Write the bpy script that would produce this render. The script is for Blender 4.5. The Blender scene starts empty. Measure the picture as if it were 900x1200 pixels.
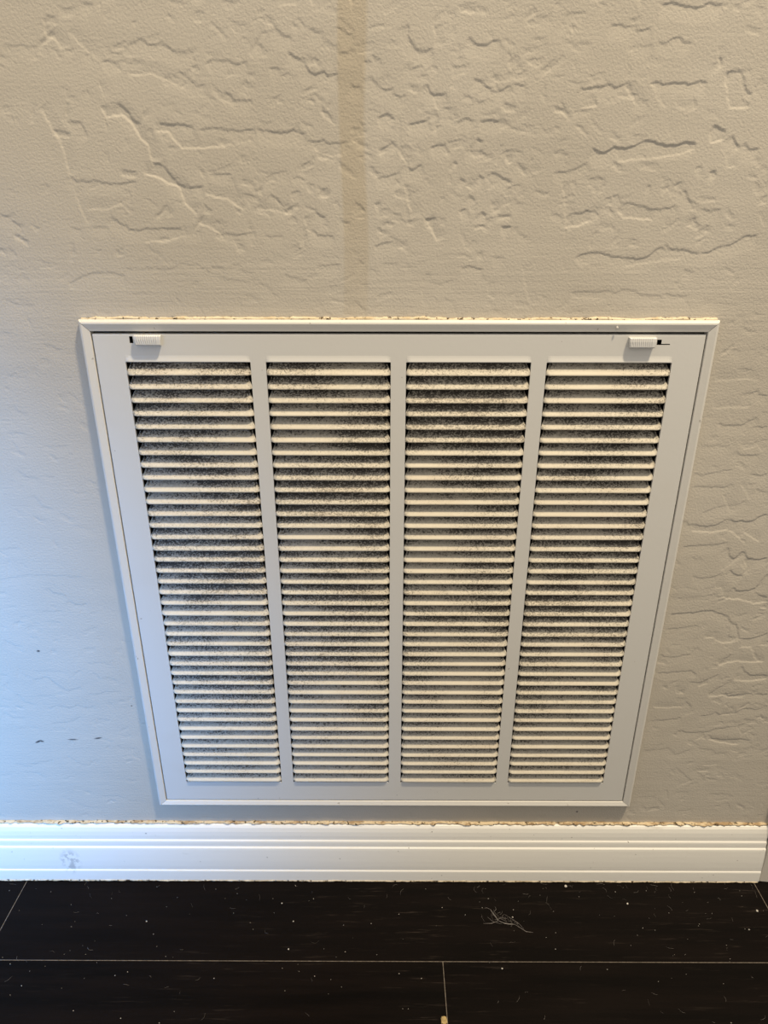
import bpy, bmesh, math, random
import numpy as np
from mathutils import Matrix, Vector
random.seed(7); rng = np.random.default_rng(7)
S = bpy.context.scene
C = S.collection
# ------------------------------------------------------------------ camera
cd = bpy.data.cameras.new('camera'); cam = bpy.data.objects.new('camera', cd); C.objects.link(cam)
cd.sensor_fit = 'HORIZONTAL'; cd.sensor_width = 36.0; cd.lens = 799.16 / 900 * 36.0
cd.clip_start = 0.01; cd.clip_end = 50
P_, Y_, R_ = 0.3992, -0.0024, 0.0011
fwd = Vector((math.sin(Y_) * math.cos(P_), math.cos(Y_) * math.cos(P_), -math.sin(P_)))
rt = Vector((math.cos(Y_), -math.sin(Y_), 0)); up = rt.cross(fwd)
r2 = rt * math.cos(R_) + up * math.sin(R_); u2 = -rt * math.sin(R_) + up * math.cos(R_)
M = Matrix((r2, u2, -fwd)).transposed().to_4x4(); M.translation = Vector((-0.0115, -0.6281, 0.7671))
cam.matrix_world = M; S.camera = cam
# ------------------------------------------------------------------ exposure
S.view_settings.view_transform = 'Standard'; S.view_settings.look = 'None'
S.view_settings.exposure = 0.0; S.view_settings.gamma = 1.0; S.view_settings.use_curve_mapping = False
# ------------------------------------------------------------------ world and lights
W = bpy.data.worlds.new('room_air'); S.world = W; W.use_nodes = True
W.node_tree.nodes['Background'].inputs[0].default_value = (1.0, 0.93, 0.84, 1)
W.node_tree.nodes['Background'].inputs[1].default_value = 0.66

def area(name, loc, target, size, size_y, power, col, shape='RECTANGLE', spread=180):
    l = bpy.data.lights.new(name, 'AREA'); l.shape = shape; l.size = size
    if shape in ('RECTANGLE', 'ELLIPSE'): l.size_y = size_y
    l.energy = power; l.color = col; l.spread = math.radians(spread)
    o = bpy.data.objects.new(name, l); C.objects.link(o); o.location = loc
    o.rotation_euler = (Vector(target) - Vector(loc)).to_track_quat('-Z', 'Y').to_euler()
    return o
# recessed ceiling lamp, up and to the right of the grille, close to the wall
area('ceiling_downlight', (0.75, -0.66, 3.1), (0.0, 0.0, 0.5), 0.18, 0.18, 94, (1.0, 0.84, 0.60), 'DISK')
# daylight falling through a doorway to the left, low across the wall
area('daylight_doorway', (-1.14, -1.25, 0.72), (-0.72, 0.0, 0.30), 0.3, 0.3, 4.6, (0.11, 0.41, 1.0), spread=45)

# trowel ridges of the wall: D drops away from the lamp, L towards it; x,z in tenths of a millimetre
TRACE = """
D2 1973,9220 2047,9227 2160,9202 2248,9191 2328,9224 2450,9209
D1 1507,9232 1564,9206
D1.5 1601,9088 1678,9088 1724,9070 1798,9083 1815,9043 1868,9052 1921,9065
D1.5 1983,8978 2047,8960 2086,8991 2150,9006 2189,8969 2256,8960
L1 1758,8904 1833,8917 1923,8910 1964,8932
D1.5 1775,8941 1829,8951 1950,8947
D1 1353,8965 1475,8960
D1 1002,8950 1058,8941 1133,8969
D1 1009,8996 1118,9006
D2 1419,8676 1455,8656 1542,8680 1577,8670 1630,8691 1694,8666 1743,8685 1800,8714
D2 1968,8686 1977,8701 2044,8705 2068,8691 2156,8705 2302,8699 2334,8709 2420,8709
D1.5 1475,8613 1557,8608 1570,8545
L1 1570,8539 1458,8533 1384,8479
L1.5 1778,8676 1846,8598 1901,8529
D1.5 1858,8592 1968,8584
L1 2049,8598 2080,8549 2127,8533
L1 2209,8520 2346,8520 2370,8534
D1.5 2332,8598 2369,8539
D2 2470,8876 2507,8861 2521,8810
D2 2549,8782 2655,8786 2697,8744 2729,8667 2789,8624
L1.5 2548,8763 2578,8667 2627,8534 2774,8534 2778,8569
D1 2788,8628 2810,8686 2842,8744
D2 2520,8414 2561,8400 2640,8350
L1.5 2521,8410 2502,8350 2520,8279 2627,8299
D2.5 2695,8340 2721,8289 2770,8244
D2 2802,8289 2847,8238 2928,8242
L1 2652,8207 2686,8113 2770,8103
D2.5 1571,8247 1609,8223 1669,8212 1744,8258 1838,8243 1905,8264 2003,8303 2088,8278 2171,8262 2251,8268 2329,8289 2412,8274
L1 1782,8148 1919,8165 2081,8175 2218,8190 2308,8207 2407,8238
D1.5 1265,8060 1393,8077 1472,8102 1537,8144
L1 997,8038 1089,8059 1159,8070
D1 942,8139 1017,8080 1098,8087
D1.5 2421,8092 2482,8119
D2 2542,8071 2612,8075
L1 2576,8014 2628,8050
D1.5 1595,7954 1640,7971
D1.5 2042,7965 2094,7965
D2 2175,7950 2231,7965 2241,7933
D2 2267,7965 2332,8001
D1.5 1757,7885 1820,7900 1858,7842 1967,7829 2053,7814 2117,7785 2211,7796 2282,7803 2313,7829
L1.5 1825,7792 1886,7726 2007,7719 2142,7704
L1 2234,7653 2303,7671
D1 2224,7715 2294,7726
D2 2365,7944 2414,7868 2469,7825
D1.5 2534,7792 2622,7771 2702,7792
D1.5 2454,7704 2512,7720
L1 2450,7660 2518,7682
D2 1398,7754 1523,7754 1572,7785 1639,7781 1693,7737
L1.5 1400,7732 1409,7648 1498,7654 1625,7703
L1 1681,7637 1698,7692
L1 1342,7996 1379,7867 1400,7736
D1.5 1413,7996 1459,8007
D2.5 1513,7403 1571,7433 1692,7449 1753,7445 1831,7415 1904,7415 2042,7394 2148,7422 2224,7486 2433,7475 2561,7445 2658,7450 2734,7496 2840,7514 2926,7571 3055,7593
L1 1940,7329 2037,7341 2132,7364 2301,7388 2446,7399
D1 1782,7410 1808,7306
L1 1562,7410 1580,7352
D1.5 2461,7311 2564,7288
D1.5 2416,7213 2455,7201
D1.5 1507,7117 1643,7129 1744,7124 1855,7136 1895,7117 1978,7146 2067,7136 2121,7105 2224,7089 2324,7086
D1.5 2333,7113 2423,7094 2548,7099
L1 1511,7081 1675,7069 1826,7069
D0.7 2678,7070 2810,7034 3014,7022
D1 2976,8124 3032,8082
D1.5 878,8691 990,8691
D1 912,8236 1006,8216
D1 931,7975 1013,7985
D1 938,7878 1037,7824
D1 955,7647 1016,7643
L0.8 3019,7760 3074,7672 3113,7661
L1 1064,7340 1101,7188 1166,7008
L1 2449,8932 2507,8801
D1 1245,9161 1407,9161
D1 1229,9106 1274,9088
D1 1061,9152 1163,9106
D1.5 -2438,9231 -2346,9201
D1 -3096,8945 -2984,8949 -2853,8939 -2837,8855
L1.5 -2753,9114 -2741,9004 -2679,8986 -2647,8921
L1 -2570,9041 -2506,8967 -2419,8893 -2487,8883
D1 -2450,8967 -2401,8930
D1.5 -2132,8953 -2027,8995 -1966,8958 -1833,8958 -1773,8912 -1708,8897 -1617,8912
D1.5 -1537,8827 -1479,8859 -1379,8850 -1292,8827 -1202,8846
D1.5 -2350,8836 -2292,8851 -2218,8827 -2191,8779
L1 -2159,8770 -2083,8751 -1948,8757 -1841,8712 -1734,8664 -1604,8616 -1515,8596
D1.5 -1755,8780 -1681,8741 -1621,8674 -1551,8693
D1.5 -1813,8760 -1728,8722 -1662,8703
L1 -2392,8712 -2366,8596
D1.5 -1398,8645 -1335,8586 -1177,8573
L1 -1447,8596 -1382,8567 -1340,8531
D1.5 -1229,8722 -1182,8665
D2 -2264,8562 -2217,8531 -2169,8467 -2129,8427 -2088,8421
L2 -2397,8543 -2376,8457 -2305,8477 -2215,8467 -2156,8397 -2111,8306 -2058,8265 -2040,8141
D1.5 -2691,8427 -2576,8431 -2552,8367 -2533,8316
L1.5 -2890,8527 -2825,8387 -2763,8285 -2746,8120 -2726,8035
D2 -1956,8427 -1855,8411 -1672,8404
D1.5 -1629,8377 -1536,8388 -1422,8378 -1285,8363 -1179,8388
D1.5 -2015,8387 -2010,8316
L1.5 -1989,8357 -1884,8363 -1845,8306 -1783,8241 -1597,8241 -1410,8255
D1 -1896,8265 -1839,8255 -1818,8234
D2 -2040,8137 -1961,8120 -1899,8047 -1848,7983 -1757,7951 -1637,7962
L2 -2122,8053 -2030,8036 -1908,7976 -1850,7961 -1805,7832 -1719,7744
D1.5 -1581,8047 -1474,8057 -1393,8047
D1 -1382,8036 -1355,7930 -1314,7854
L1.5 -1630,7908 -1538,7876 -1444,7865 -1376,7817 -1308,7773
D1.5 -1313,7865 -1252,7887 -1216,7882
D1.5 -2736,8046 -2686,7997 -2604,7993 -2542,8010 -2405,7976 -2261,7987 -2189,7997
L1 -2721,7929 -2696,7798 -2647,7666
L1 -2638,7788 -2459,7781 -2357,7825 -2258,7847 -2246,7929
D1.5 -2443,7733 -2356,7666 -2277,7626 -2119,7633 -1997,7640 -1853,7627
L1.5 -1725,7689 -1609,7645 -1495,7566
D1.5 -1504,7600 -1396,7582 -1297,7600 -1224,7605
D1.5 -1651,7821 -1584,7778 -1600,7734
L1 -2181,7532 -1986,7532 -1884,7566 -1711,7589
D1 -2795,7648 -2701,7632
D1 -2626,7644 -2469,7644
D1 -1856,7600 -1684,7618
D1.5 -2903,7183 -2792,7242 -2661,7282 -2537,7285 -2392,7254
D1 -2385,7306 -2186,7313 -1988,7313 -1883,7360 -1761,7348 -1667,7302 -1525,7232 -1265,7208
D1.5 -1639,7337 -1517,7314
D1.5 -3378,7754 -3271,7688 -3196,7643
D1 -3363,7485 -3321,7451 -3306,7405
D1 -3478,7062 -3387,7014 -3237,7009
D1 -3295,7277 -3223,7206
L1 -1423,7555 -1384,7430
D1 -1492,7326 -1370,7302 -1272,7279
D1.5 -987,9078 -924,9023 -838,8987
D2 -887,8903 -833,8875 -757,8846 -726,8780 -671,8757 -603,8780 -582,8751 -492,8765
D1.5 -1038,8799 -938,8789
D1.5 -714,9064 -660,9038 -605,9042
D1.5 -495,9078 -441,9051 -408,9020 -364,9024
D1.5 -500,8894 -411,8903 -399,8940
D1.5 -301,8847 -223,8841 -156,8866
D1.5 -403,8694 -359,8669 -314,8684
D1.5 -1104,8968 -1062,8931
D2 -1168,8384 -1054,8368 -974,8354 -869,8378 -824,8358 -767,8352
D1.5 -757,8307 -700,8291 -619,8303 -573,8276 -481,8277 -439,8297
L1 -714,8246 -668,8215 -553,8184 -471,8194
D1 -802,8597 -709,8636
D1.5 -409,8378 -317,8398 -295,8328
L1 -410,8328 -376,8287 -307,8246
D1 -1055,8058 -932,8079
D1 -815,8064 -720,8090
L1.5 -1211,7789 -1068,7778 -926,7745 -888,7767
D1.5 -1083,7908 -1038,7876 -982,7811 -922,7822
D1.5 -917,7909 -833,7930
D1.5 -692,7887 -631,7941 -588,7941
L1.5 -668,7883 -609,7876 -579,7920
D2 -720,7774 -674,7739 -614,7723
D1 -563,7833 -514,7855
D1.5 -383,7840 -336,7822 -289,7757
D1.5 -494,7701 -422,7690
L1 -373,7713 -289,7713
D1.5 -763,7612 -691,7583 -558,7583
D1 -1153,7582 -983,7574
D1 -865,7510 -843,7453
D1.5 -218,7500 -132,7522 2,7518
D2 -216,7829 -157,7838
D2 -191,8459 -111,8489 -42,8449
D2 50,8409 142,8429 228,8453
D2 -180,8232 -87,8271 -64,8287 -17,8236
L1 -191,8194 -110,8215
L1.5 -17,8225 30,8163 66,8101
D2 54,8132 90,8084 183,8126
D1.5 -204,8022 -86,8042 8,8075
D2 -39,8027 9,7984
L1.5 33,7974 70,7866 108,7713
D2 52,9088 64,8987 109,8931 165,8909 242,8931
L1 248,9088 261,9024 253,8941
D1 412,9079 426,9005
D1.5 44,8828 78,8796 178,8809
D2 204,8694 227,8656 262,8617 363,8636
L1 400,8828 405,8723 384,8665
L1 239,8626 299,8519 346,8489
D2 321,8544 413,8525
D1.5 -234,8752 -179,8684 -122,8650 -55,8665
D1.5 -66,8636 2,8597 37,8558
D2 514,9006 560,8969 660,8954 756,8996
D1 421,8866 487,8875
D2 572,8733 652,8704 723,8646 791,8650 867,8685
D1.5 591,8597 638,8568 704,8597 752,8558
D1.5 439,8429 529,8459 600,8429
D2 633,8439 736,8445 829,8429 854,8389
D2.5 617,8318 676,8288
D1.5 529,8226 680,8226
L1 566,8185 683,8180
D1.5 843,8226 912,8236
L1.5 863,8195 884,8133 920,8127
D2 238,8242 307,8271 365,8271 402,8195
D2 439,8153 475,8126
D2 491,8027 552,7996
D2 655,8049 703,8027
D2 737,8059 795,8059 857,8021 930,7985
L1.5 541,7964 614,7927
D2 575,7899 642,7856
D2.5 694,7773 737,7742
D2 495,7769 561,7801
D1 751,7823 820,7856
L1 791,7758 894,7824 941,7834
D2.5 858,7652 930,7658 955,7647
D2 204,7713 312,7718
L2 217,7702 267,7635 318,7534
D2 534,7328 633,7333 733,7309
D1.5 801,7409 911,7409
D1.5 215,7269 289,7262
D1 278,7210 341,7191 465,7222
D1.5 664,7443 725,7444
L1 666,7409 728,7393
L1 776,7211 783,7092 848,7056
D1 -1228,7208 -1132,7149 -1062,7065
D1.5 -1000,7275 -902,7244 -804,7221
D1.5 -725,7331 -576,7350 -503,7338
D1 -570,7114 -433,7102
D1.5 -354,7385 -293,7350
D1 -332,7186 -269,7186
D1.5 -396,7054 -334,6994 -271,6957
D1 -268,7315 -182,7292
D1 -157,7355 -9,7362
L1 203,7246 209,6994
D1 395,7079 498,7019 526,6946
D1 -12,7724 109,7680
L1 -818,7723 -787,7623 -716,7578
D1 577,7466 622,7546 671,7535
D1.5 3194,6218 3280,6230 3335,6254 3362,6218 3443,6210
D1.5 3030,5932 3114,5917 3245,5918 3335,5970 3389,6001
L1 2951,6082 3070,6088 3170,6088 3307,6103
D1.5 3356,5918 3429,5907 3510,5908
D1.5 3266,5664 3304,5627 3408,5621 3488,5632
L0.8 3311,5696 3379,5760 3445,5739 3504,5654
D0.8 2898,5717 3021,5713 3184,5717
D1.2 2905,5446 2973,5413 3071,5446 3252,5475
D1.2 2909,5306 3057,5297 3205,5291 3303,5324
D1.5 3437,5436 3535,5414 3613,5436
L1 3366,5325 3447,5235 3482,5167
D1.2 3045,5017 3143,5063 3263,5103 3388,5110 3453,5156
D1.5 2900,4935 2929,4889 3004,4889 3127,4865 3238,4901 3323,4960
D2.2 3344,4960 3394,4925 3490,4925 3592,4948 3647,4988 3707,5007
L1.5 2974,4818 3105,4806 3233,4814 3337,4831 3409,4795 3487,4729 3514,4807 3615,4736 3688,4700
D1.5 2916,4650 3046,4656 3218,4663 3374,4700
D2.2 3386,4639 3416,4542 3467,4506 3537,4591 3619,4511 3709,4502 3814,4519
D1 3025,4529 3086,4493 3112,4529
D1 3117,6452 3253,6452
D0.8 3002,6635 3122,6616
D0.8 3259,6606 3335,6568
L0.8 2922,6343 3097,6353 3333,6354
D0.7 3269,6654 3348,6645
L1 3543,4457 3629,4358
D1 3418,6052 3480,6042
D1 3522,5280 3657,5235
L1 3220,5212 3285,5098 3324,5006
L1.5 3569,4491 3624,4396 3602,4328
L1 3363,4369 3437,4423 3496,4491 3555,4559
D2.2 3445,4382 3517,4328 3602,4306
D2.2 3531,4175 3568,4133 3691,4134 3759,4162 3827,4301 3856,4334
D2 3760,4134 3839,4078 3919,4050
D1.2 3072,4299 3173,4280 3315,4300 3381,4341
L1.8 3424,4054 3541,4026 3639,4026 3693,4006 3798,3978 3931,3993
L1.8 3858,3930 3950,3907
L1 2886,4018 3049,4005 3320,4014
D1.2 2891,4061 3043,4042 3212,4062 3380,4091
L1 3330,4161 3403,4161 3417,4091
D2 2927,3846 3074,3861 3221,3876 3343,3891 3450,3854 3544,3819 3599,3732 3652,3717 3701,3599 3729,3524
D2 3592,3702 3606,3569 3663,3539
D2 3739,3539 3864,3549 4014,3615
L1.5 3330,3553 3432,3553 3533,3488 3646,3494 3688,3539
D1.2 2908,3656 3055,3677 3265,3701
D1.2 2894,3340 2938,3310 3067,3304 3215,3341 3288,3433
L1.2 3689,3343 3760,3434 3862,3434 3946,3282
D1.5 3738,3419 3654,3327 3549,3204
L1.8 3566,3182 3646,3235 3746,3251 3956,3236 4055,3252
D1.8 3810,3189 3865,3111 3966,3064 4134,3071
D1.5 2896,3086 3074,3109 3279,3125 3334,3078 3334,3031
D1.5 3279,2974 3399,2962 3504,3032 3586,3079
L1.5 3382,2911 3492,2952
L1.8 3758,3001 3904,2985 4058,3002 4143,3027
D1.5 3520,2802 3632,2905 3746,2994
D1.8 3700,2825 3763,2777 3939,2816 4192,2804
L1.5 3528,2760 3680,2793 3766,2760 3924,2761
L1 3131,2919 3161,2823 3244,2801
D1.5 3481,2507 3601,2514 3645,2563 3693,2521 3875,2548 3981,2614 4118,2598 4200,2648
L1.5 3708,2514 3889,2541
L1.3 2927,2627 3076,2611 3286,2628
D1.2 2918,2428 3050,2438 3286,2473
D1.5 3286,2710 3366,2629 3360,2513
D1.5 3263,2294 3404,2260 3567,2261 3718,2319 3875,2347 3952,2364
D1.5 3624,2244 3677,2176 3803,2159 4019,2170 4133,2143
L1.8 3640,2158 3755,2124 3926,2090 4008,2091
L1 3929,2347 4024,2211
D1.5 3815,2646 3855,2581
D1 3855,2448 3982,2347 4116,2354
D1 2914,2000 3064,2007 3197,2036 3295,1938 3449,2002 3513,2106
D1 3525,2037 3724,2002 3761,1950 3895,1968
D1 3406,1445 3559,1537 3459,1628 3326,1753
D1 3554,1718 3654,1628 3727,1538
L1 3561,1682 3728,1683
D1 3793,1335 3878,1335 4019,1336 4115,1280
D0.8 3390,1370 3563,1353
D0.8 3798,1755 3912,1738
L0.8 3642,1772 3822,1773
D0.8 4045,1204 4124,1091
D0.8 2951,1275 3175,1295
D0.8 3443,1050 3638,1089
D0.8 4053,2004 4210,2039 4376,1970
D1 -3726,5832 -3633,5836 -3554,5822
D1 -3721,5466 -3642,5389 -3521,5367
D1 -4066,4598 -3932,4610 -3864,4623
D1 -3226,6673 -3152,6654 -3062,6616
D0.8 -3322,6870 -3283,6824
D0.8 -3336,6461 -3336,6363
D0.8 -3616,6392 -3561,6373 -3424,6363
D1 -3597,5198 -3536,5072 -3434,5049
D0.6 -3414,5705 -3292,5695 -3167,5705
L0.8 -3178,6204 -3153,6123
D0.6 -3275,4863 -3087,4828 -3053,4769
D1 -3591,6777 -3497,6767
D0.8 -3618,6102 -3570,6040 -3494,6020
D1.2 -3659,4151 -3615,4087 -3485,4056
D1.2 -3462,3997 -3403,3945 -3277,3953
D0.7 -4143,4243 -4002,4277 -3843,4295 -3685,4302 -3465,4290 -3267,4278
D1 -4259,3502 -4177,3447 -4066,3420
D0.8 -3793,3865 -3680,3860 -3564,3874
D0.8 -3913,3719 -3823,3711
D1.2 -4046,2997 -3963,2992 -3898,3021 -3846,2983 -3748,2868 -3682,2830 -3529,2883
D1 -4279,2793 -4196,2669 -4082,2630
D0.7 -4450,2836 -4305,2843
D1 -3866,2616 -3701,2592 -3621,2632 -3506,2593 -3429,2617
D1 -4470,2524 -4386,2457 -4242,2443
D0.9 -3461,2789 -3354,2781 -3250,2825 -3082,2826
D0.9 -3962,2367 -3761,2389 -3601,2466
D0.9 -3434,2436 -3266,2412
D0.8 -3352,3085 -3294,3000 -3130,2986
D0.8 -3402,3213 -3237,3208 -3125,3171
D0.9 -4493,1771 -4361,1732 -4169,1805 -4040,1821
D0.9 -3848,1903 -3809,1838 -3722,1758
D0.9 -4431,1640 -4278,1641 -4166,1559
D0.9 -3245,2064 -3180,2001 -3030,1995
D0.7 -4039,1273 -3783,1102 -3579,1068
D0.7 -3546,1275 -3339,1269 -3219,1208 -2987,1192
D0.9 -4403,3054 -4314,3025
D0.7 -4056,2764 -3863,2765
D0.7 -4014,3098 -3883,3098 -3637,3085
D0.7 -4117,3732 -4005,3719
"""
# ------------------------------------------------------------------ helpers
MM = 0.001
def tag(o, label=None, cat=None, group=None, kind=None):
    if label: o['label'] = label
    if cat: o['category'] = cat
    if group: o['group'] = group
    if kind: o['kind'] = kind
    return o
def link(name, me, mat=None, parent=None, smooth=False):
    o = bpy.data.objects.new(name, me); C.objects.link(o)
    if mat and not me.materials: me.materials.append(mat)
    if parent: o.parent = parent
    if smooth: me.shade_smooth()
    return o
def mesh(name, vs, fs):
    me = bpy.data.meshes.new(name); me.from_pydata([tuple(c * MM for c in v) for v in vs], [], fs); me.update(); return me
def fixn(me):
    bm = bmesh.new(); bm.from_mesh(me); bmesh.ops.recalc_face_normals(bm, faces=bm.faces); bm.to_mesh(me); bm.free(); return me
def boxv(vs, fs, x0, x1, y0, y1, z0, z1):
    n = len(vs)
    vs += [(x0,y0,z0),(x1,y0,z0),(x1,y1,z0),(x0,y1,z0),(x0,y0,z1),(x1,y0,z1),(x1,y1,z1),(x0,y1,z1)]
    fs += [tuple(n+i for i in f) for f in ((0,3,2,1),(4,5,6,7),(0,1,5,4),(1,2,6,5),(2,3,7,6),(3,0,4,7))]
def sweep(prof, stations, closed=True):
    """prof: function(station)->list of (x,y,z); lofts the loops"""
    vs, fs = [], []; loops = [prof(s) for s in stations]; n = len(loops[0])
    for L in loops: vs += L
    for a in range(len(loops) - 1):
        for k in range(n if closed else n - 1):
            k2 = (k + 1) % n
            fs.append((a*n+k, a*n+k2, (a+1)*n+k2, (a+1)*n+k))
    if closed:
        fs.append(tuple(reversed(range(n)))); fs.append(tuple(range((len(loops)-1)*n, len(loops)*n)))
    return vs, fs

class NT:
    def __init__(s, name):
        s.m = bpy.data.materials.new(name); s.m.use_nodes = True; s.t = s.m.node_tree; s.n = s.t.nodes; s.b = s.n['Principled BSDF']
        s.pos = s.n.new('ShaderNodeNewGeometry').outputs['Position']
    def new(s, t, **kw):
        o = s.n.new(t)
        for k, v in kw.items(): setattr(o, k, v)
        return o
    def put(s, sock, v):
        if isinstance(v, (int, float)): sock.default_value = v
        elif isinstance(v, (tuple, list)): sock.default_value = tuple(v) if len(v) != 3 or sock.type == 'VECTOR' else (*v, 1)
        else: s.t.links.new(v, sock)
    def math(s, op, a, b=0.0, c=None, clamp=False):
        o = s.new('ShaderNodeMath', operation=op, use_clamp=clamp); s.put(o.inputs[0], a); s.put(o.inputs[1], b)
        if c is not None: s.put(o.inputs[2], c)
        return o.outputs[0]
    def scale(s, v, xyz, off=(0,0,0)):
        o = s.new('ShaderNodeMapping'); s.put(o.inputs[0], v); o.inputs['Scale'].default_value = xyz; o.inputs['Location'].default_value = off
        return o.outputs[0]
    def noise(s, sc, detail=3, rough=.5, vec=None, xyz=None, off=(0,0,0)):
        v = vec if vec is not None else s.pos
        if xyz or any(off): v = s.scale(v, xyz or (1,1,1), off)
        o = s.new('ShaderNodeTexNoise'); s.put(o.inputs['Vector'], v); o.inputs['Scale'].default_value = sc
        o.inputs['Detail'].default_value = detail; o.inputs['Roughness'].default_value = rough
        return o.outputs[0]
    def ramp(s, v, a, b, lo=0.0, hi=1.0):
        o = s.new('ShaderNodeMapRange', interpolation_type='SMOOTHSTEP'); s.put(o.inputs[0], v)
        s.put(o.inputs[1], a); s.put(o.inputs[2], b); s.put(o.inputs[3], lo); s.put(o.inputs[4], hi)
        return o.outputs[0]
    def mix(s, f, a, b):
        o = s.new('ShaderNodeMix', data_type='RGBA'); s.put(o.inputs[0], f); s.put(o.inputs[6], a); s.put(o.inputs[7], b)
        return o.outputs[2]
    def attr(s, name): return s.new('ShaderNodeAttribute', attribute_name=name).outputs['Fac']
    def sep(s, v=None):
        o = s.new('ShaderNodeSeparateXYZ'); s.put(o.inputs[0], v or s.pos); return o.outputs
    def bump(s, h, dist, strength=1.0):
        o = s.new('ShaderNodeBump'); s.put(o.inputs['Height'], h); o.inputs['Distance'].default_value = dist; o.inputs['Strength'].default_value = strength
        s.t.links.new(o.outputs[0], s.b.inputs['Normal'])
    def done(s, col, rough=.5, spec=None):
        s.put(s.b.inputs['Base Color'], col); s.put(s.b.inputs['Roughness'], rough)
        if spec is not None: s.b.inputs['Specular IOR Level'].default_value = spec
        return s.m

# ------------------------------------------------------------------ materials
def m_wall():
    t = NT('beige_textured_wall_paint')
    big = t.noise(5, 2); fine = t.noise(480, 3, .6)
    brush = t.noise(60, 3, .6, xyz=(.12, 1, 3.2))
    c = t.mix(t.ramp(big, .35, .65), (.50, .455, .38), (.53, .485, .41))
    c = t.mix(t.math('MULTIPLY', t.attr('brown_streak'), .36), c, (.40, .315, .185))
    c = t.mix(t.attr('mark'), c, (.03, .03, .035))
    h = t.math('ADD', t.math('MULTIPLY', fine, .95), t.math('MULTIPLY', brush, t.math('MULTIPLY', t.attr('brush'), .8)))
    t.bump(h, .00042)
    return t.done(c, .62, .3)
def m_paint(name, col, specks=1.0, rough=.38, dirty=(.16,.12,.08)):
    t = NT(name)
    sp = t.ramp(t.noise(190, 2, .5), .735, .76); sm = t.ramp(t.noise(14, 3), .55, .85)
    c = t.mix(t.math('MULTIPLY', sm, .12), col, (.5, .42, .30))
    c = t.mix(t.math('MULTIPLY', sp, .75 * specks), c, dirty)
    t.bump(t.noise(260, 2), .00006)
    return t.done(c, rough, .45)
def m_louver():
    t = NT('dusty_louver_enamel')
    x, y, z = t.sep()
    deep = t.ramp(y, -.0062, -.0020)                     # dust plus shade painted into the colour, stronger further in on each blade
    blob = t.noise(9, 3, .6, xyz=(1, .1, 1.6))
    blob = t.math('MULTIPLY', t.ramp(blob, .32, .60), t.ramp(z, .17, .36, .4, 1.12))
    streak = t.noise(55, 3, .6, xyz=(.35, 1, 1.6))
    grain = t.noise(680, 4, .75, xyz=(.75, 1, 1))
    thr = t.math('SUBTRACT', .665, t.math('MULTIPLY', blob, .12))
    thr = t.math('SUBTRACT', thr, t.math('MULTIPLY', deep, .11))
    thr = t.math('SUBTRACT', thr, t.math('MULTIPLY', t.math('SUBTRACT', streak, .5), .28))
    spot = t.ramp(t.math('SUBTRACT', grain, thr), -.01, .05)
    c = t.mix(t.math('MULTIPLY', t.ramp(streak, .4, .8), .35), (.64, .585, .475), (.50, .40, .28))
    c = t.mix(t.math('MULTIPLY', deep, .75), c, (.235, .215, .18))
    gr2 = t.ramp(t.noise(430, 4, .7), .38, .62)
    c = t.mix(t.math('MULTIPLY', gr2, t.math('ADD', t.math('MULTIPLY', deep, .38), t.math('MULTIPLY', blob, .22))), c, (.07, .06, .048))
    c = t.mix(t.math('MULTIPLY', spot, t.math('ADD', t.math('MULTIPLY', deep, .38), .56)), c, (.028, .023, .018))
    t.bump(grain, .0002)
    return t.done(c, .6, .25)
def m_base():
    t = NT('white_baseboard_gloss_paint')
    sc = t.ramp(t.noise(70, 4, .7, xyz=(.25, 1, 1)), .66, .78); sp = t.ramp(t.noise(230, 2), .74, .77)
    c = t.mix(t.math('MULTIPLY', sc, .3), (.83, .805, .74), (.42, .36, .27))
    c = t.mix(t.math('MULTIPLY', sp, .7), c, (.14, .11, .08))
    x, y, z = t.sep()
    d = t.new('ShaderNodeVectorMath', operation='DISTANCE'); t.put(d.inputs[0], t.scale(t.pos, (1, 0, .7))); d.inputs[1].default_value = (-.405, 0, .0225)
    sm = t.math('MULTIPLY', t.ramp(d.outputs['Value'], .016, .006), t.ramp(t.noise(150, 2), .45, .6))
    c = t.mix(t.math('MULTIPLY', sm, .45), c, (.2, .2, .2))
    t.bump(t.noise(120, 3, .5, xyz=(.2, 1, 1)), .00012)
    return t.done(c, .35, .45)
def m_caulk(name, a, b):
    t = NT(name)
    n = t.noise(110, 4, .7, xyz=(.5, 1, 1))
    c = t.mix(t.ramp(n, .45, .62), a, b)
    c = t.mix(t.ramp(t.noise(260, 3, .6), .56, .64), c, (.07, .045, .02))
    t.bump(t.noise(500, 3), .0005); return t.done(c, .8, .2)
def m_wood():
    t = NT('espresso_wood_plank')
    g = t.noise(30, 5, .65, xyz=(.12, 1.6, 1)); f = t.noise(240, 4, .7, xyz=(.06, 1, 1)); big = t.noise(6, 2, xyz=(.5, 1, 1))
    c = t.mix(t.ramp(g, .3, .7), (.0022, .0017, .0014), (.0058, .0038, .003))
    c = t.mix(t.math('MULTIPLY', t.ramp(f, .56, .74), t.ramp(big, .4, .7)), c, (.04, .03, .024))
    pt = t.new('ShaderNodeObjectInfo').outputs['Random']
    c = t.mix(t.math('MULTIPLY', pt, .4), c, (.005, .0035, .003))
    t.bump(t.math('ADD', g, t.math('MULTIPLY', f, .5)), .00025)
    return t.done(c, t.ramp(big, .3, .7, .4, .55), .05)
def m_plain(name, col, rough=.8, spec=.2, sc=300, dark=.6):
    t = NT(name); n = t.noise(sc, 3)
    c = t.mix(t.ramp(n, .35, .7), col, tuple(k * dark for k in col)); t.bump(n, .0001)
    return t.done(c, rough, spec)
M_WALL = m_wall(); M_PANEL = m_paint('white_panel_enamel', (.645, .63, .59), .8)
M_RAIL = m_paint('white_frame_enamel', (.66, .635, .58), .6)
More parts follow.
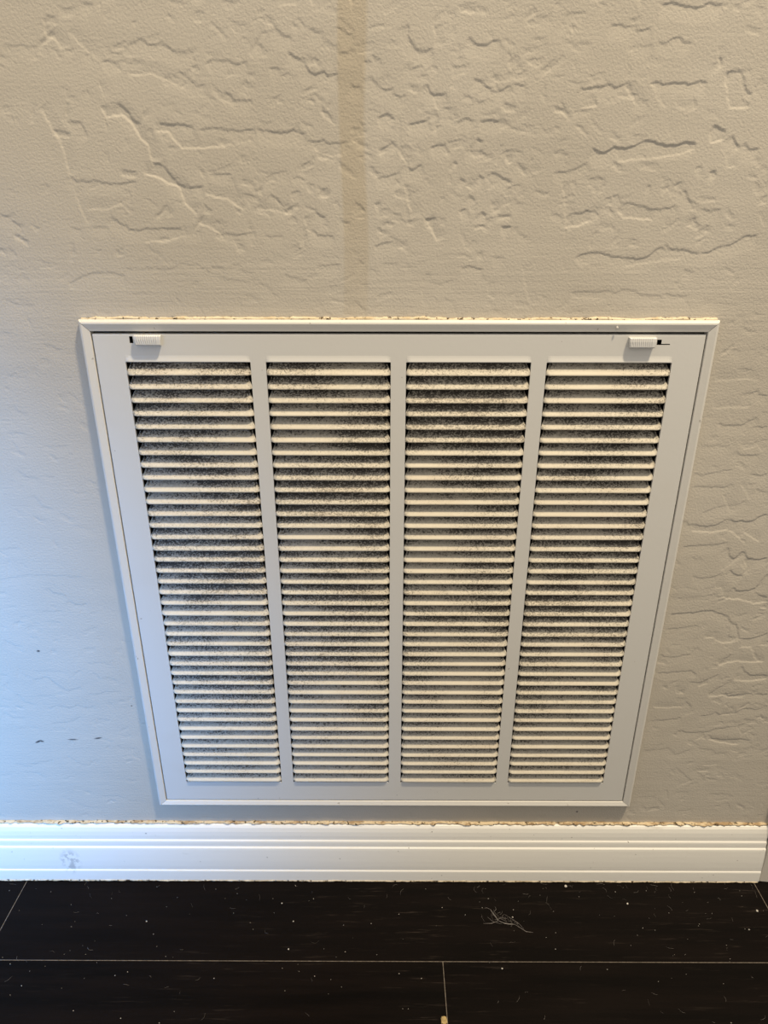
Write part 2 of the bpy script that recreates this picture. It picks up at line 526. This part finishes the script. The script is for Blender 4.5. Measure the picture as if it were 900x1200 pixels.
M_LOUV = m_louver(); M_BASE = m_base()
M_CAULK = m_caulk('yellowed_caulk', (.58, .47, .31), (.34, .235, .13))
M_CAULKL = m_caulk('cream_caulk', (.66, .56, .40), (.52, .42, .27))
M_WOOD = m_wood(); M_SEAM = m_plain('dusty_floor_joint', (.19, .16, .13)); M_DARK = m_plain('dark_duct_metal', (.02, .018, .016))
M_LATCH = m_paint('white_latch_plastic', (.64, .63, .60), .2, .35)
M_LINT = m_plain('grey_lint', (.24, .215, .195), .9, .1); M_CRUMB = m_plain('straw_coloured_crumb', (.45, .33, .15), .9, .1)
M_SPECK = m_plain('pale_dust', (.6, .56, .5), .9, .1); M_TRIM = m_paint('grey_white_casing_paint', (.6, .56, .49), .6)

# ------------------------------------------------------------------ back wall with trowelled relief
HX, HZ0, HZ1 = 279.5, 123.5, 683.5                       # opening behind the grille, mm
def axis(d0, d1, step, lo, hi, marks):
    a = list(np.arange(d0, d1 + .1, step)); v, s = d0, step
    while v > lo: s *= 1.5; v -= s; a.append(max(v, lo))
    v, s = d1, step
    while v < hi: s *= 1.5; v += s; a.append(min(v, hi))
    return np.array(sorted(set(np.round(a, 3))))
X = axis(-520, 500, 0.85, -1500, 1500, None); Z = axis(80, 950, 0.85, 0, 2600, None)
X[np.argmin(abs(X + HX))] = -HX; X[np.argmin(abs(X - HX))] = HX
GX, GZ = np.meshgrid(X, Z, indexing='xy'); H = np.zeros_like(GX)
def stroke(kind, wt, pts, A, L):
    pts = np.array(pts, float); lo = pts.min(0) - L - 3; hi = pts.max(0) + L + 3
    i0, i1 = np.searchsorted(X, (lo[0], hi[0])); j0, j1 = np.searchsorted(Z, (lo[1], hi[1]))
    if i1 - i0 < 2 or j1 - j0 < 2: return
    px, pz = GX[j0:j1, i0:i1], GZ[j0:j1, i0:i1]
    best = np.full(px.shape, 1e9); sgn = np.zeros(px.shape); par = np.zeros(px.shape)
    ch = pts[-1] - pts[0]; nrm = np.array([-ch[1], ch[0]]); lit = np.array([.3, .95])
    flip = 1.0 if nrm @ lit > 0 else -1.0              # +: left of the stroke faces the lamp side
    if kind == 'D': flip = -flip                       # falls away on the far side
    seg = np.hypot(*(pts[1:] - pts[:-1]).T); cum = np.concatenate([[0], np.cumsum(seg)]); tot = max(cum[-1], .1)
    for k in range(len(pts) - 1):
        d = pts[k+1] - pts[k]; l2 = max(d @ d, 1e-6)
        u = ((px - pts[k][0]) * d[0] + (pz - pts[k][1]) * d[1]) / l2; uc = np.clip(u, 0, 1)
        ex = px - pts[k][0] - uc * d[0]; ez = pz - pts[k][1] - uc * d[1]; dist = np.hypot(ex, ez)
        cr = d[0] * ez - d[1] * ex
        m = dist < best - 1e-6
        best = np.where(m, dist, best); sgn = np.where(m, np.sign(cr) * flip, sgn); par = np.where(m, cum[k] + uc * seg[k], par)
    s = best * sgn
    w_ = .8 if kind == 'D' else .65; edge = np.clip((s + w_ / 2) / w_, 0, 1); edge = edge * edge * (3 - 2 * edge)
    f = np.clip(1 - s / L, 0, 1)
    tp = np.clip(np.minimum(par, tot - par) / min(2.5, tot * .3), 0, 1) ** .6
    h = -A * edge * f * tp
    if kind == 'D': H[j0:j1, i0:i1] = np.minimum(H[j0:j1, i0:i1], h)
    else: H[j0:j1, i0:i1] += h * 1.25
def wav(n, lmin, lmax, amp):
    o = np.zeros_like(GX)
    for _ in range(n):
        l = rng.uniform(lmin, lmax); a = rng.uniform(0, 6.28); ph = rng.uniform(0, 6.28)
        o += np.sin((GX * math.cos(a) + GZ * math.sin(a) * 1.6) * 6.283 / l + ph)
    return o * amp / math.sqrt(n)
# small random trowel skips, denser where the photograph is busy
def density(x, z):
    d = .35
    d += 1.0 * math.exp(-((x - 60) / 110) ** 2 - ((z - 840) / 75) ** 2)
    d += .8 * math.exp(-((x + 150) / 90) ** 2 - ((z - 890) / 45) ** 2)
    d += .7 * math.exp(-((x + 110) / 70) ** 2 - ((z - 790) / 45) ** 2)
    d += .5 * math.exp(-((x - 400) / 80) ** 2 - ((z - 300) / 120) ** 2)
    if x < -280 and z < 650: d *= .8
    return d
def amp_at(x, z):
    a = 1.0
    if z < 690: a = .62 if x < 0 else .8
    if 690 <= z < 745: a = .55
    return a
n = 0
while n < 1500:
    x = rng.uniform(-520, 520); z = rng.uniform(90, 960)
    if abs(x) < 275 and 130 < z < 675: continue
    if rng.uniform(0, 1.6) > density(x, z): continue
    n += 1
    Ln = rng.uniform(4, 17); a = rng.normal(0, .28) - (.5 if rng.uniform() < .25 else 0)
    if rng.uniform() < .2: a += 1.4
    k = int(rng.integers(3, 6)); ts = np.linspace(-.5, .5, k) * Ln
    pts = [(x + t * math.cos(a) + rng.normal(0, .5), z + t * math.sin(a) + rng.normal(0, .9)) for t in ts]
    A = rng.uniform(.10, .34) * amp_at(x, z)
    stroke('D', 1, pts, A, rng.uniform(3, 6))
    if rng.uniform() < .6:
        dz = rng.uniform(2.5, 6); stroke('L', 1, [(p[0] + rng.normal(0, 1), p[1] - dz + rng.normal(0, .6)) for p in pts], A * .8, dz)
for line in TRACE.strip().splitlines():
    f = line.split(); kind = f[0][0]; wt = float(f[0][1:])
    pts = [tuple(float(c) / 10 for c in p.split(',')) for p in f[1:]]
    q = [pts[0]]                                        # rough the traced lines up a little
    for a, b in zip(pts[:-1], pts[1:]):
        l = math.hypot(b[0]-a[0], b[1]-a[1]); m = max(1, int(l / 2.6))
        for i in range(1, m + 1):
            t = i / m; j = .45 if i < m else 0
            q.append((a[0]+(b[0]-a[0])*t + rng.normal(0, j+1e-6), a[1]+(b[1]-a[1])*t + rng.normal(0, j+1e-6)))
    stroke(kind, wt, q, (.26 if kind == 'D' else .24) * wt * (amp_at(*pts[0]) ** .5), (9.0 if kind == 'D' else 8.0) + wt)
fade = np.clip((640 - abs(GX)) / 100, 0, 1) * np.clip((1060 - GZ) / 100, 0, 1)
H = H * fade + wav(10, 25, 90, .05) * fade + wav(6, 120, 300, .15) * fade
brown_streak = np.zeros_like(GX); mark = np.zeros_like(GX)
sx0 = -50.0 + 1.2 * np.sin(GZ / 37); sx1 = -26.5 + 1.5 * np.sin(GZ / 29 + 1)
brown_streak = np.clip((GX - sx0) / 2.5, 0, 1) * np.clip((sx1 - GX) / 3.0, 0, 1) * np.clip((GZ - 690) / 140 + .35, 0, 1) * (GZ > 600)  # brown vertical band above the grille, blended into the wall colour
for (mx, mz, ra, rb, an) in ((-391.5, 336, 1.5, 1.1, 0), (-416, 210.5, 3.6, 1.0, .5), (-412, 211, 2.2, .9, -.2), (-375.5, 213.5, 4.5, .7, 0), (-345.5, 215.5, 3.8, .8, .15), (-300, 262, .7, .7, 0), (224, 104, 1.0, 1.0, 0), (285.5, 600, 1.0, 1.0, 0)):
    c, s_ = math.cos(an), math.sin(an); u = (GX - mx) * c + (GZ - mz) * s_; v = -(GX - mx) * s_ + (GZ - mz) * c
    mark = np.maximum(mark, np.clip(1.6 - np.hypot(u / ra, v / rb), 0, 1))
brush = np.clip(1.15 - abs(GZ - 705) / 70, .12, 1) + np.clip((240 - GZ) / 120, 0, .5)
nx, nz = len(X), len(Z)
co = np.empty((nz, nx, 3)); co[..., 0] = GX * MM; co[..., 1] = -H * MM; co[..., 2] = GZ * MM
jj, ii = np.meshgrid(np.arange(nz - 1), np.arange(nx - 1), indexing='ij')
cx = (X[ii] + X[ii + 1]) / 2; cz = (Z[jj] + Z[jj + 1]) / 2
keep = ~((abs(cx) < HX) & (cz > HZ0) & (cz < HZ1)); ii, jj = ii[keep], jj[keep]
q = np.stack([jj * nx + ii, jj * nx + ii + 1, (jj + 1) * nx + ii + 1, (jj + 1) * nx + ii], -1)
used = np.zeros(nx * nz, bool); used[q.ravel()] = True; remap = np.cumsum(used) - 1
q = remap[q]; co = co.reshape(-1, 3)[used]
me = bpy.data.meshes.new('wall_back'); me.vertices.add(len(co)); me.vertices.foreach_set('co', co.ravel().astype(np.float32))
me.loops.add(q.size); me.loops.foreach_set('vertex_index', q.ravel().astype(np.int32))
me.polygons.add(len(q)); me.polygons.foreach_set('loop_start', np.arange(0, q.size, 4, dtype=np.int32))
me.update(calc_edges=True)
for nm, arr in (('brown_streak', brown_streak), ('mark', mark), ('brush', brush)):
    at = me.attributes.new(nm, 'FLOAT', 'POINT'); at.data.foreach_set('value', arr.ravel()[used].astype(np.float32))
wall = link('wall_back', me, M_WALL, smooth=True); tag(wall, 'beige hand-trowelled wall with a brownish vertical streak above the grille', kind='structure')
# sheet-metal throat behind the grille
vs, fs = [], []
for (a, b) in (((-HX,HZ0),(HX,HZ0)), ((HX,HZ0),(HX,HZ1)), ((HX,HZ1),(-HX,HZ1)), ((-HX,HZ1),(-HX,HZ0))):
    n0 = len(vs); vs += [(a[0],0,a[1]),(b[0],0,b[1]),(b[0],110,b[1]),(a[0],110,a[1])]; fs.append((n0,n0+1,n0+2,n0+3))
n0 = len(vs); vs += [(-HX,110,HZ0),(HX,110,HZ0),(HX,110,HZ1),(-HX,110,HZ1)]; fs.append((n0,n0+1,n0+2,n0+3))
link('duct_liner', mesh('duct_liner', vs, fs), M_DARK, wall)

# ------------------------------------------------------------------ floor of dark planks with dusty joints
vs, fs = [], []; boxv(vs, fs, -1500, 1500, -1500, 12, -20, -.45)
floor = link('floor', mesh('floor', vs, fs), M_SEAM); tag(floor, 'dark espresso wood plank floor with pale dusty joints', kind='structure')
def plank(x0, x1, y0, y1):
    g = .38; x0 += g; x1 -= g; y0 += g; y1 -= g; b = .35; vs = []; 
    for (z, i) in ((-.5, 0), (-b, 0), (0, b)):
        vs += [(x0+i,y0+i,z),(x1-i,y0+i,z),(x1-i,y1-i,z),(x0+i,y1-i,z)]
    fs = [(8,9,10,11)]
    for l in (0, 4):
        for k in range(4): fs.append((l+k, l+(k+1)%4, l+4+(k+1)%4, l+4+k))
    link('plank', mesh('plank', vs, fs), M_WOOD, floor)
yb = -115.4; rowy = [(yb, 11.5)] + [(yb - 127*(k+1), yb - 127*k) for k in range(10)]
joints = {0: [-465.1, 455.7], 1: [-866, 54.3, 974]}
for r, (y0, y1) in enumerate(rowy):
    j = joints.get(r) or [-1200 + (r * 397) % 700 + 920 * k for k in range(4)]
    xs = [-1500] + [v for v in j if -1450 < v < 1450] + [1500]
    for a, b in zip(xs[:-1], xs[1:]): plank(a, b, y0, y1)

# ------------------------------------------------------------------ baseboard with stepped profile
BP = [(0,1.2),(-13.6,1.2),(-14.4,2.2),(-14.2,9),(-13.9,16.3),(-13.6,17.6),(-13.0,18.5),(-12.7,19.0),(-12.9,20.2),(-12.9,25),(-12.6,33),(-12.0,42),(-11.3,50.0),(-10.9,52.8),(-10.2,54.0),(-9.5,54.6),(-9.4,55.6),(-9.3,58.5),(-9.1,61.2),(-8.8,62.8),(-8.2,63.8),(-7.7,64.4),(-7.6,65.4),(-7.4,70),(-6.7,76),(-5.5,81.5),(-4.0,84.6),(0,85.6)]
vs, fs = sweep(lambda x: [(x, y, z) for y, z in BP], [-1500, -900, -500, -200, 100, 300, 461.2])
bb = link('baseboard_back', fixn(mesh('baseboard_back', vs, fs)), M_BASE); tag(bb, 'white stepped-profile baseboard with scuffs, below the grille', kind='structure')
bm_ = bb.modifiers.new('b', 'BEVEL'); bm_.width = .0003; bm_.limit_method = 'ANGLE'; bm_.angle_limit = .5
def bead(name, x0, x1, y, z, r, rz, mat, parent, seed, step=1.6, jit=.35, vertical=False):
    g = np.random.default_rng(seed); xs = np.arange(x0, x1 + step, step); n = len(xs)
    def sm(a): 
        v = g.normal(0, 1, n); k = np.ones(a) / a; return np.convolve(v, k, 'same') * math.sqrt(a)
    A, B, Cc = sm(3), sm(9), sm(5); vs = []; fs = []
    for i, x in enumerate(xs):
        rr = r * (1 + jit * .6 * A[i] * .6); zz = z + rz * .25 * B[i]; yy = y
        for k in range(6):
            a = math.pi * (k / 5) ; vs.append((x, yy - rr * math.sin(a) * (1 + .2 * Cc[i] * .3), zz + rz * math.cos(a) * (1 + jit * .4 * A[i])))
    for i in range(n - 1):
        for k in range(5): fs.append((i*6+k, i*6+k+1, i*6+7+k, i*6+6+k))
    o = link(name, fixn(mesh(name, vs, fs)), mat, parent, True); return o
bead('caulk_bead', -700, 462, -.2, 86.4, 3.6, 1.2, M_CAULK, bb, 3, jit=.5)
bead('caulk_bead', -700, 459, -13.4, 1.0, 1.5, 1.2, M_CAULKL, bb, 5, jit=.3)

# door casing that the baseboard dies into, at the right
CP = [(462,0),(462,-11.5),(463,-12.5),(478,-14),(512,-16),(518,-15),(520,-12),(520,0)]
vs, fs = sweep(lambda z: [(x, y, z) for x, y in CP], [1, 700, 1400, 2100])
tr = link('trim_1', fixn(mesh('trim_1', vs, fs)), M_TRIM); tag(tr, 'grey-white door casing edge at the right end of the baseboard', kind='structure')

# ------------------------------------------------------------------ return air grille
PITCH = 12.7; TOP = 652.0; YP = -5.0; NR = 39
gr = bpy.data.objects.new('return_air_grille', None); C.objects.link(gr); gr.location = (0, 0, .1184); gr.empty_display_size = .1
tag(gr, 'square white metal return air grille with mould-speckled louvers, set in the beige wall', 'vent')
inv = Matrix.Translation((0, 0, -.1184))
def gchild(o, parent=gr):
    o.parent = parent
    if parent is gr: o.matrix_parent_inverse = inv
    return o
OX, OZ0, OZ1 = 285.2, 118.4, 688.9; RW, RT, RB = 9.6, 10.0, 7.4
IX, IZ0, IZ1 = OX - RW, OZ0 + RB, OZ1 - RT
# rail cross-section: t = 0 at the outer edge .. 1 at the inner edge, y
RP = [(0,-.6),(0,-3.4),(.07,-5.4),(.20,-6.9),(.34,-7.2),(.80,-6.1),(.96,-5.8),(1.0,-5.4),(1.0,2.0),(.90,2.0),(.90,-.2)]
def rail(a_o, b_o, a_i, b_i):
    def pr(s):
        o, i = (a_o, a_i) if s == 0 else (b_o, b_i)
        return [(o[0]+(i[0]-o[0])*t, y, o[1]+(i[1]-o[1])*t) for t, y in RP]
    vs, fs = sweep(pr, [0, 1]); me = fixn(mesh('frame_rail', vs, fs))
    return gchild(link('frame_rail', me, M_RAIL))
e = .25
rail((-OX+e,OZ1),(OX-e,OZ1),(-IX+e,IZ1),(IX-e,IZ1))
rail((-OX+e,OZ0),(OX-e,OZ0),(-IX+e,IZ0),(IX-e,IZ0))
rail((-OX,OZ0+e),(-OX,OZ1-e),(-IX,IZ0+e),(-IX,IZ1-e))
rail((OX,OZ0+e),(OX,OZ1-e),(IX,IZ0+e),(IX,IZ1-e))
o = bead('caulk_bead', -OX+2, OX-2, -.1, OZ1+.3, 2.6, 1.5, M_CAULKL, None, 8, jit=.35); gchild(o)
# hinged face panel: flat plate with four openings, a latch slot and rolled edges
PX, PZ0, PZ1 = IX - .8, IZ0 + .7, IZ1 - 2.1
cols = [(-248,-134.5),(-120.5,-7),(7,120.5),(134.5,248)]
OB = TOP - NR * PITCH - 2.2
holes = [(a, b, OB, TOP) for a, b in cols] + [(231.6, 235.6, 667.6, 672.2), (235.6, 243.5, 667.6, 668.5), (-241.5, -238.4, 668.5, 674.5)]
E_ = 1.2
xs = sorted({-PX+E_, PX-E_} | {v for h in holes for v in h[:2]}); zs = sorted({PZ0+E_, PZ1-E_} | {v for h in holes for v in h[2:]})
bm = bmesh.new(); vm = {}
def V(x, y, z):
    k = (round(x,3), round(y,3), round(z,3))
    if k not in vm: vm[k] = bm.verts.new((x*MM, y*MM, z*MM))
    return vm[k]
for a, b in zip(xs[:-1], xs[1:]):
    for c, d in zip(zs[:-1], zs[1:]):
        mx, mz = (a+b)/2, (c+d)/2
        if any(h[0] < mx < h[1] and h[2] < mz < h[3] for h in holes): continue
        bm.faces.new((V(a,YP,c), V(b,YP,c), V(b,YP,d), V(a,YP,d)))
loop = [(x, PZ0+E_, 0, -1) for x in xs] + [(PX-E_, z, 1, 0) for z in zs] + [(x, PZ1-E_, 0, 1) for x in reversed(xs)] + [(-PX+E_, z, -1, 0) for z in reversed(zs)]
EP = [(0, 0), (.55, .12), (.95, .5), (1.2, 1.2), (1.2, 9.0)]
for (x0,z0,ax,az), (x1,z1,bx,bz) in zip(loop, loop[1:] + loop[:1]):
    def q_(x, z, nx_, nz_, k):
        o, y = EP[k]; sx = (1 if x > 0 else -1) if abs(abs(x) - (PX-E_)) < 1e-6 else 0; sz = (1 if z > 400 else -1) if (abs(z-(PZ0+E_)) < 1e-6 or abs(z-(PZ1-E_)) < 1e-6) else 0
        return V(x + sx*o, YP + y, z + sz*o)
    for k in range(len(EP) - 1):
        f = [q_(x0,z0,ax,az,k), q_(x1,z1,bx,bz,k), q_(x1,z1,bx,bz,k+1), q_(x0,z0,ax,az,k+1)]
        f2 = []; [f2.append(v) for v in f if v not in f2]
        if len(f2) >= 3:
            try: bm.faces.new(f2)
            except ValueError: pass
for a, b in cols:                                  # turned-in lips of the openings
    for (p0, p1, dx0, dx1, dz, dy) in (((a,OB),(b,OB),1.5,-1.5,5.2,6.5), ((a,TOP),(b,TOP),0,0,0,2.2), ((a,OB),(a,TOP),0,0,0,2.5), ((b,OB),(b,TOP),0,0,0,2.5)):
        m0 = (p0[0]+dx0, YP+dy*.25, p0[1]+dz*.12); m1 = (p1[0]+dx1, YP+dy*.25, p1[1]+dz*.12)
        try:
            bm.faces.new((V(p0[0],YP,p0[1]), V(p1[0],YP,p1[1]), V(*m1), V(*m0)))
            bm.faces.new((V(*m0), V(*m1), V(p1[0]+dx1,YP+dy,p1[1]+dz), V(p0[0]+dx0,YP+dy,p0[1]+dz)))
        except ValueError: pass
for a, b in cols:                                  # small hood pressed out above each first slot
    prev = None
    for x, f in ((a, 0), (a+2, .6), (a+4, 1), (b-4, 1), (b-2, .6), (b, 0)):
        cur = [bm.verts.new((x*MM, (YP - .02 - o_*f)*MM, (TOP + z_)*MM)) for o_, z_ in ((0, 5.5), (.25, 3.6), (.65, 1.6), (.95, .3), (.7, -.35), (0, -.3))]
        if prev:
            for k in range(5): bm.faces.new((prev[k], cur[k], cur[k+1], prev[k+1]))
        prev = cur
bmesh.ops.recalc_face_normals(bm, faces=bm.faces)
me = bpy.data.meshes.new('panel'); bm.to_mesh(me); bm.free()
panel = gchild(link('panel', me, M_PANEL))
# one louver blade, shared by all 156
LP = [(5.2,13.8),(3.4,10.2),(1.6,7.0),(0.1,4.6),(-1.2,2.7),(-1.95,1.5),(-2.05,.8),(-1.7,.3),(-1.2,.4),(-.9,1.4),(.2,3.2),(1.3,4.9),(2.8,7.4),(5.9,13.5)]
LW = 113.5
def louver_loop(x):
    d = min(x, LW - x); f = min(1, d / 4.0); f = f * f * (3 - 2 * f); out = []
    for t, z in LP:
        y = t * f if t < 0 else t; ins = max(0, t + .5) * .75 if d < 3 else 0
        xx = x + (ins if x < LW / 2 else -ins)
        out.append((xx, YP + y, z + (.35 * (1 - f) if t < 0 else 0)))
    return out
vs, fs = sweep(louver_loop, [0, .8, 1.7, 2.7, 4, 8, 57, 105.5, 109.5, 110.8, 111.8, 112.7, 113.5])
lme = fixn(mesh('louver', vs, fs)); lme.materials.append(M_LOUV); lme.shade_smooth()
g2 = random.Random(4)
for (a, b) in cols:
    for r in range(NR):
        o = bpy.data.objects.new('louver', lme); C.objects.link(o); o.parent = panel
        o.location = (a * MM, g2.uniform(-.15, .1) * MM, (TOP - PITCH * (r + 1) + g2.uniform(-.12, .12)) * MM)
        o.rotation_euler = (g2.uniform(-.012, .012), g2.uniform(-.0012, .0012), 0)
# latches: ribbed slide tabs
def latch(xc, zc, lab, tilt=0):
    w0, w1, h, d = 12.9, 11.8, 9.2, 4.6; vs, fs = [], []
    n = 25
    xs_ = [(-1 + 2 * i / n) for i in range(n + 1)]
    # rows: (half width, z, y)
    rows = [(w0-.6, h/2, 0), (w0-.6, h/2, -d+1.2), (w0-1, h/2-.8, -d+.4), (w0-1, h/2-3.6, -d+.1), (w1-.6, -h/2+1.2, -d), (w1-.8, -h/2+.2, -d+.7), (w1-.8, -h/2, 0)]
    for ri, (hw, z, y) in enumerate(rows):
        for i, u in enumerate(xs_):
            rib = -.45 if (ri in (1, 2, 3) and i % 2 == 1 and 2 < i < n - 2) else 0
            edge = .5 if i in (0, n) and ri not in (0, 6) else 0
            vs.append((xc + u * hw, YP + y + rib + edge, zc + z))
    m = n + 1
    for ri in range(len(rows) - 1):
        for i in range(n): fs.append((ri*m+i, ri*m+i+1, (ri+1)*m+i+1, (ri+1)*m+i))
    fs.append(tuple(ri*m for ri in range(len(rows)))); fs.append(tuple(ri*m+n for ri in reversed(range(len(rows)))))
    o = link('latch_tab', fixn(mesh('latch_tab', vs, fs)), M_LATCH, panel); tag(o, lab)
latch(-224.3, 671.2, 'ribbed white slide latch at the upper left corner')
latch(217.8, 669.7, 'ribbed white slide latch beside its slot at the upper right corner')
# paint drip on the top rail
bm = bmesh.new(); bmesh.ops.create_uvsphere(bm, u_segments=10, v_segments=6, radius=1.0 * MM); me = bpy.data.meshes.new('paint_drip'); bm.to_mesh(me); bm.free()
o = link('paint_drip', me, M_RAIL, None, True); o.scale = (1, .6, 1.3); gchild(o); o.location = (.1935, -.0074, .6828)
o = link('paint_drip', me, M_RAIL, None, True); o.scale = (1.3, .5, .8); gchild(o); o.location = (.1885, -.0051, .6525)

# ------------------------------------------------------------------ litter on the floor
def fibre(vs, fs, pts, r):
    n0 = len(vs)
    for i, p in enumerate(pts):
        a = pts[min(i+1, len(pts)-1)]; b = pts[max(i-1, 0)]; dx, dy = a[0]-b[0], a[1]-b[1]; l = math.hypot(dx, dy) or 1; nx_, ny_ = -dy/l, dx/l
        rr = r * (.4 if i in (0, len(pts)-1) else 1)
        vs += [(p[0]+nx_*rr, p[1]+ny_*rr, p[2]-rr*.5), (p[0]-nx_*rr, p[1]-ny_*rr, p[2]-rr*.5), (p[0], p[1], p[2]+rr)]
    for i in range(len(pts)-1):
        for k in range(3): fs.append((n0+i*3+k, n0+i*3+(k+1)%3, n0+i*3+3+(k+1)%3, n0+i*3+3+k))
def curvy(x, y, a, L, bend, z=.25, n=7):
    pts = []; 
    for i in range(n):
        pts.append((x, y, z + .25 * math.sin(i))); x += math.cos(a) * L / n; y += math.sin(a) * L / n; a += bend / n + random.uniform(-.12, .12)
    return pts
vs, fs = [], []
for _ in range(120):
    x = random.uniform(-480, 450) if random.random() < .6 else random.uniform(100, 450); y = -random.uniform(18, 190) if random.random() < .7 else -random.uniform(16, 40)
    if -60 < x < 110 and y < -120: continue
    fibre(vs, fs, curvy(x, y, random.uniform(0, 6.28), random.uniform(3, 13), random.uniform(-2.2, 2.2)), random.uniform(.04, .09))
o = link('floor_hairs', fixn(mesh('floor_hairs', vs, fs)), M_LINT); tag(o, 'short pale hairs and fibres strewn over the dark floor', 'hair', kind='stuff')
vs, fs = [], []
for _ in range(160):
    x = random.uniform(-490, 460); y = -random.uniform(16, 200) ** (1 if random.random() < .6 else .93); r = random.choice((.18, .22, .3, .3, .45)) ; z0 = 0.02
    if random.random() < .04: r = .8
    n0 = len(vs); vs += [(x-r,y-r*.6,z0),(x+r,y-r,z0),(x+r*.8,y+r,z0),(x-r*.7,y+r*.9,z0),(x,y,z0+r*1.2)]
    fs += [(n0,n0+1,n0+4),(n0+1,n0+2,n0+4),(n0+2,n0+3,n0+4),(n0+3,n0,n0+4),(n0+3,n0+2,n0+1,n0)]
o = link('dust_specks', mesh('dust_specks', vs, fs), M_SPECK); tag(o, 'tiny pale dust specks scattered on the dark floor', 'dust', kind='stuff')
vs, fs = [], []; cx0, cy0 = 128, -66
for (p, r) in (([(117,-52,.5),(119,-57,.9),(122,-62,1),(124,-67,1.2)], .65), ([(124,-67,1.2),(131,-70,.9),(138,-71,.7),(143,-71,.4)], .5), ([(124,-67,1),(116,-70,.5),(106,-70,.3)], .25),
               ([(143,-71,.4),(150,-76,.4),(155,-80,.4),(163,-81,.3)], .3), ([(134,-59,.4),(142,-65,.4),(149,-71,.4),(153,-77,.3)], .22), ([(117,-52,.5),(113,-50,.4),(110,-50,.3)], .2), ([(119,-57,.8),(124,-52,.6),(123,-48,.3)], .2),
               ([(112,-62,.4),(118,-68,.7),(128,-71,.6)], .22), ([(120,-66,.9),(127,-64,1),(135,-69,.7)], .2)):
    fibre(vs, fs, p, r)
for _ in range(26):
    t = random.random(); x = 113 + 34*t; y = -54 - 18*t + random.uniform(-4, 4)
    fibre(vs, fs, curvy(x, y, random.uniform(0, 6.28), random.uniform(4, 11), random.uniform(-2.5, 2.5), .5), .09)
o = link('lint_clump', fixn(mesh('lint_clump', vs, fs)), M_LINT); tag(o, 'branching wisp of grey lint lying on the plank nearest the baseboard', 'lint')
def crumb(name, x, y, r, mat, label, cat, seed, sq=(1, 1, .7)):
    g = random.Random(seed); bm = bmesh.new(); bmesh.ops.create_icosphere(bm, subdivisions=2, radius=r * MM)
    for v in bm.verts: v.co *= g.uniform(.72, 1.2)
    me = bpy.data.meshes.new(name); bm.to_mesh(me); bm.free(); o = link(name, me, mat); o.location = (x*MM, y*MM, r*sq[2]*MM*.85); o.scale = sq; tag(o, label, cat); return o
crumb('crumb', 50.3, -178.5, 4.2, M_CRUMB, 'straw-coloured crumb at the plank end joint, bottom edge', 'crumb', 1, (.8, 1.2, .55))
for (x, y, r, lb) in ((216, -20.5, 1.6, 'white paint flake on the floor touching the baseboard, right half'), (120, -123.5, .9, 'white paint flake just past the long plank joint, right of the end joint'),
                      (286, -44, 1.1, 'elongated white paint flake right of the lint wisp'), (440, -53, 1.3, 'grey paint flake near the right end of the baseboard')):
    crumb('paint_flake', x, y, r, M_SPECK, lb, 'paint flake', int(x))
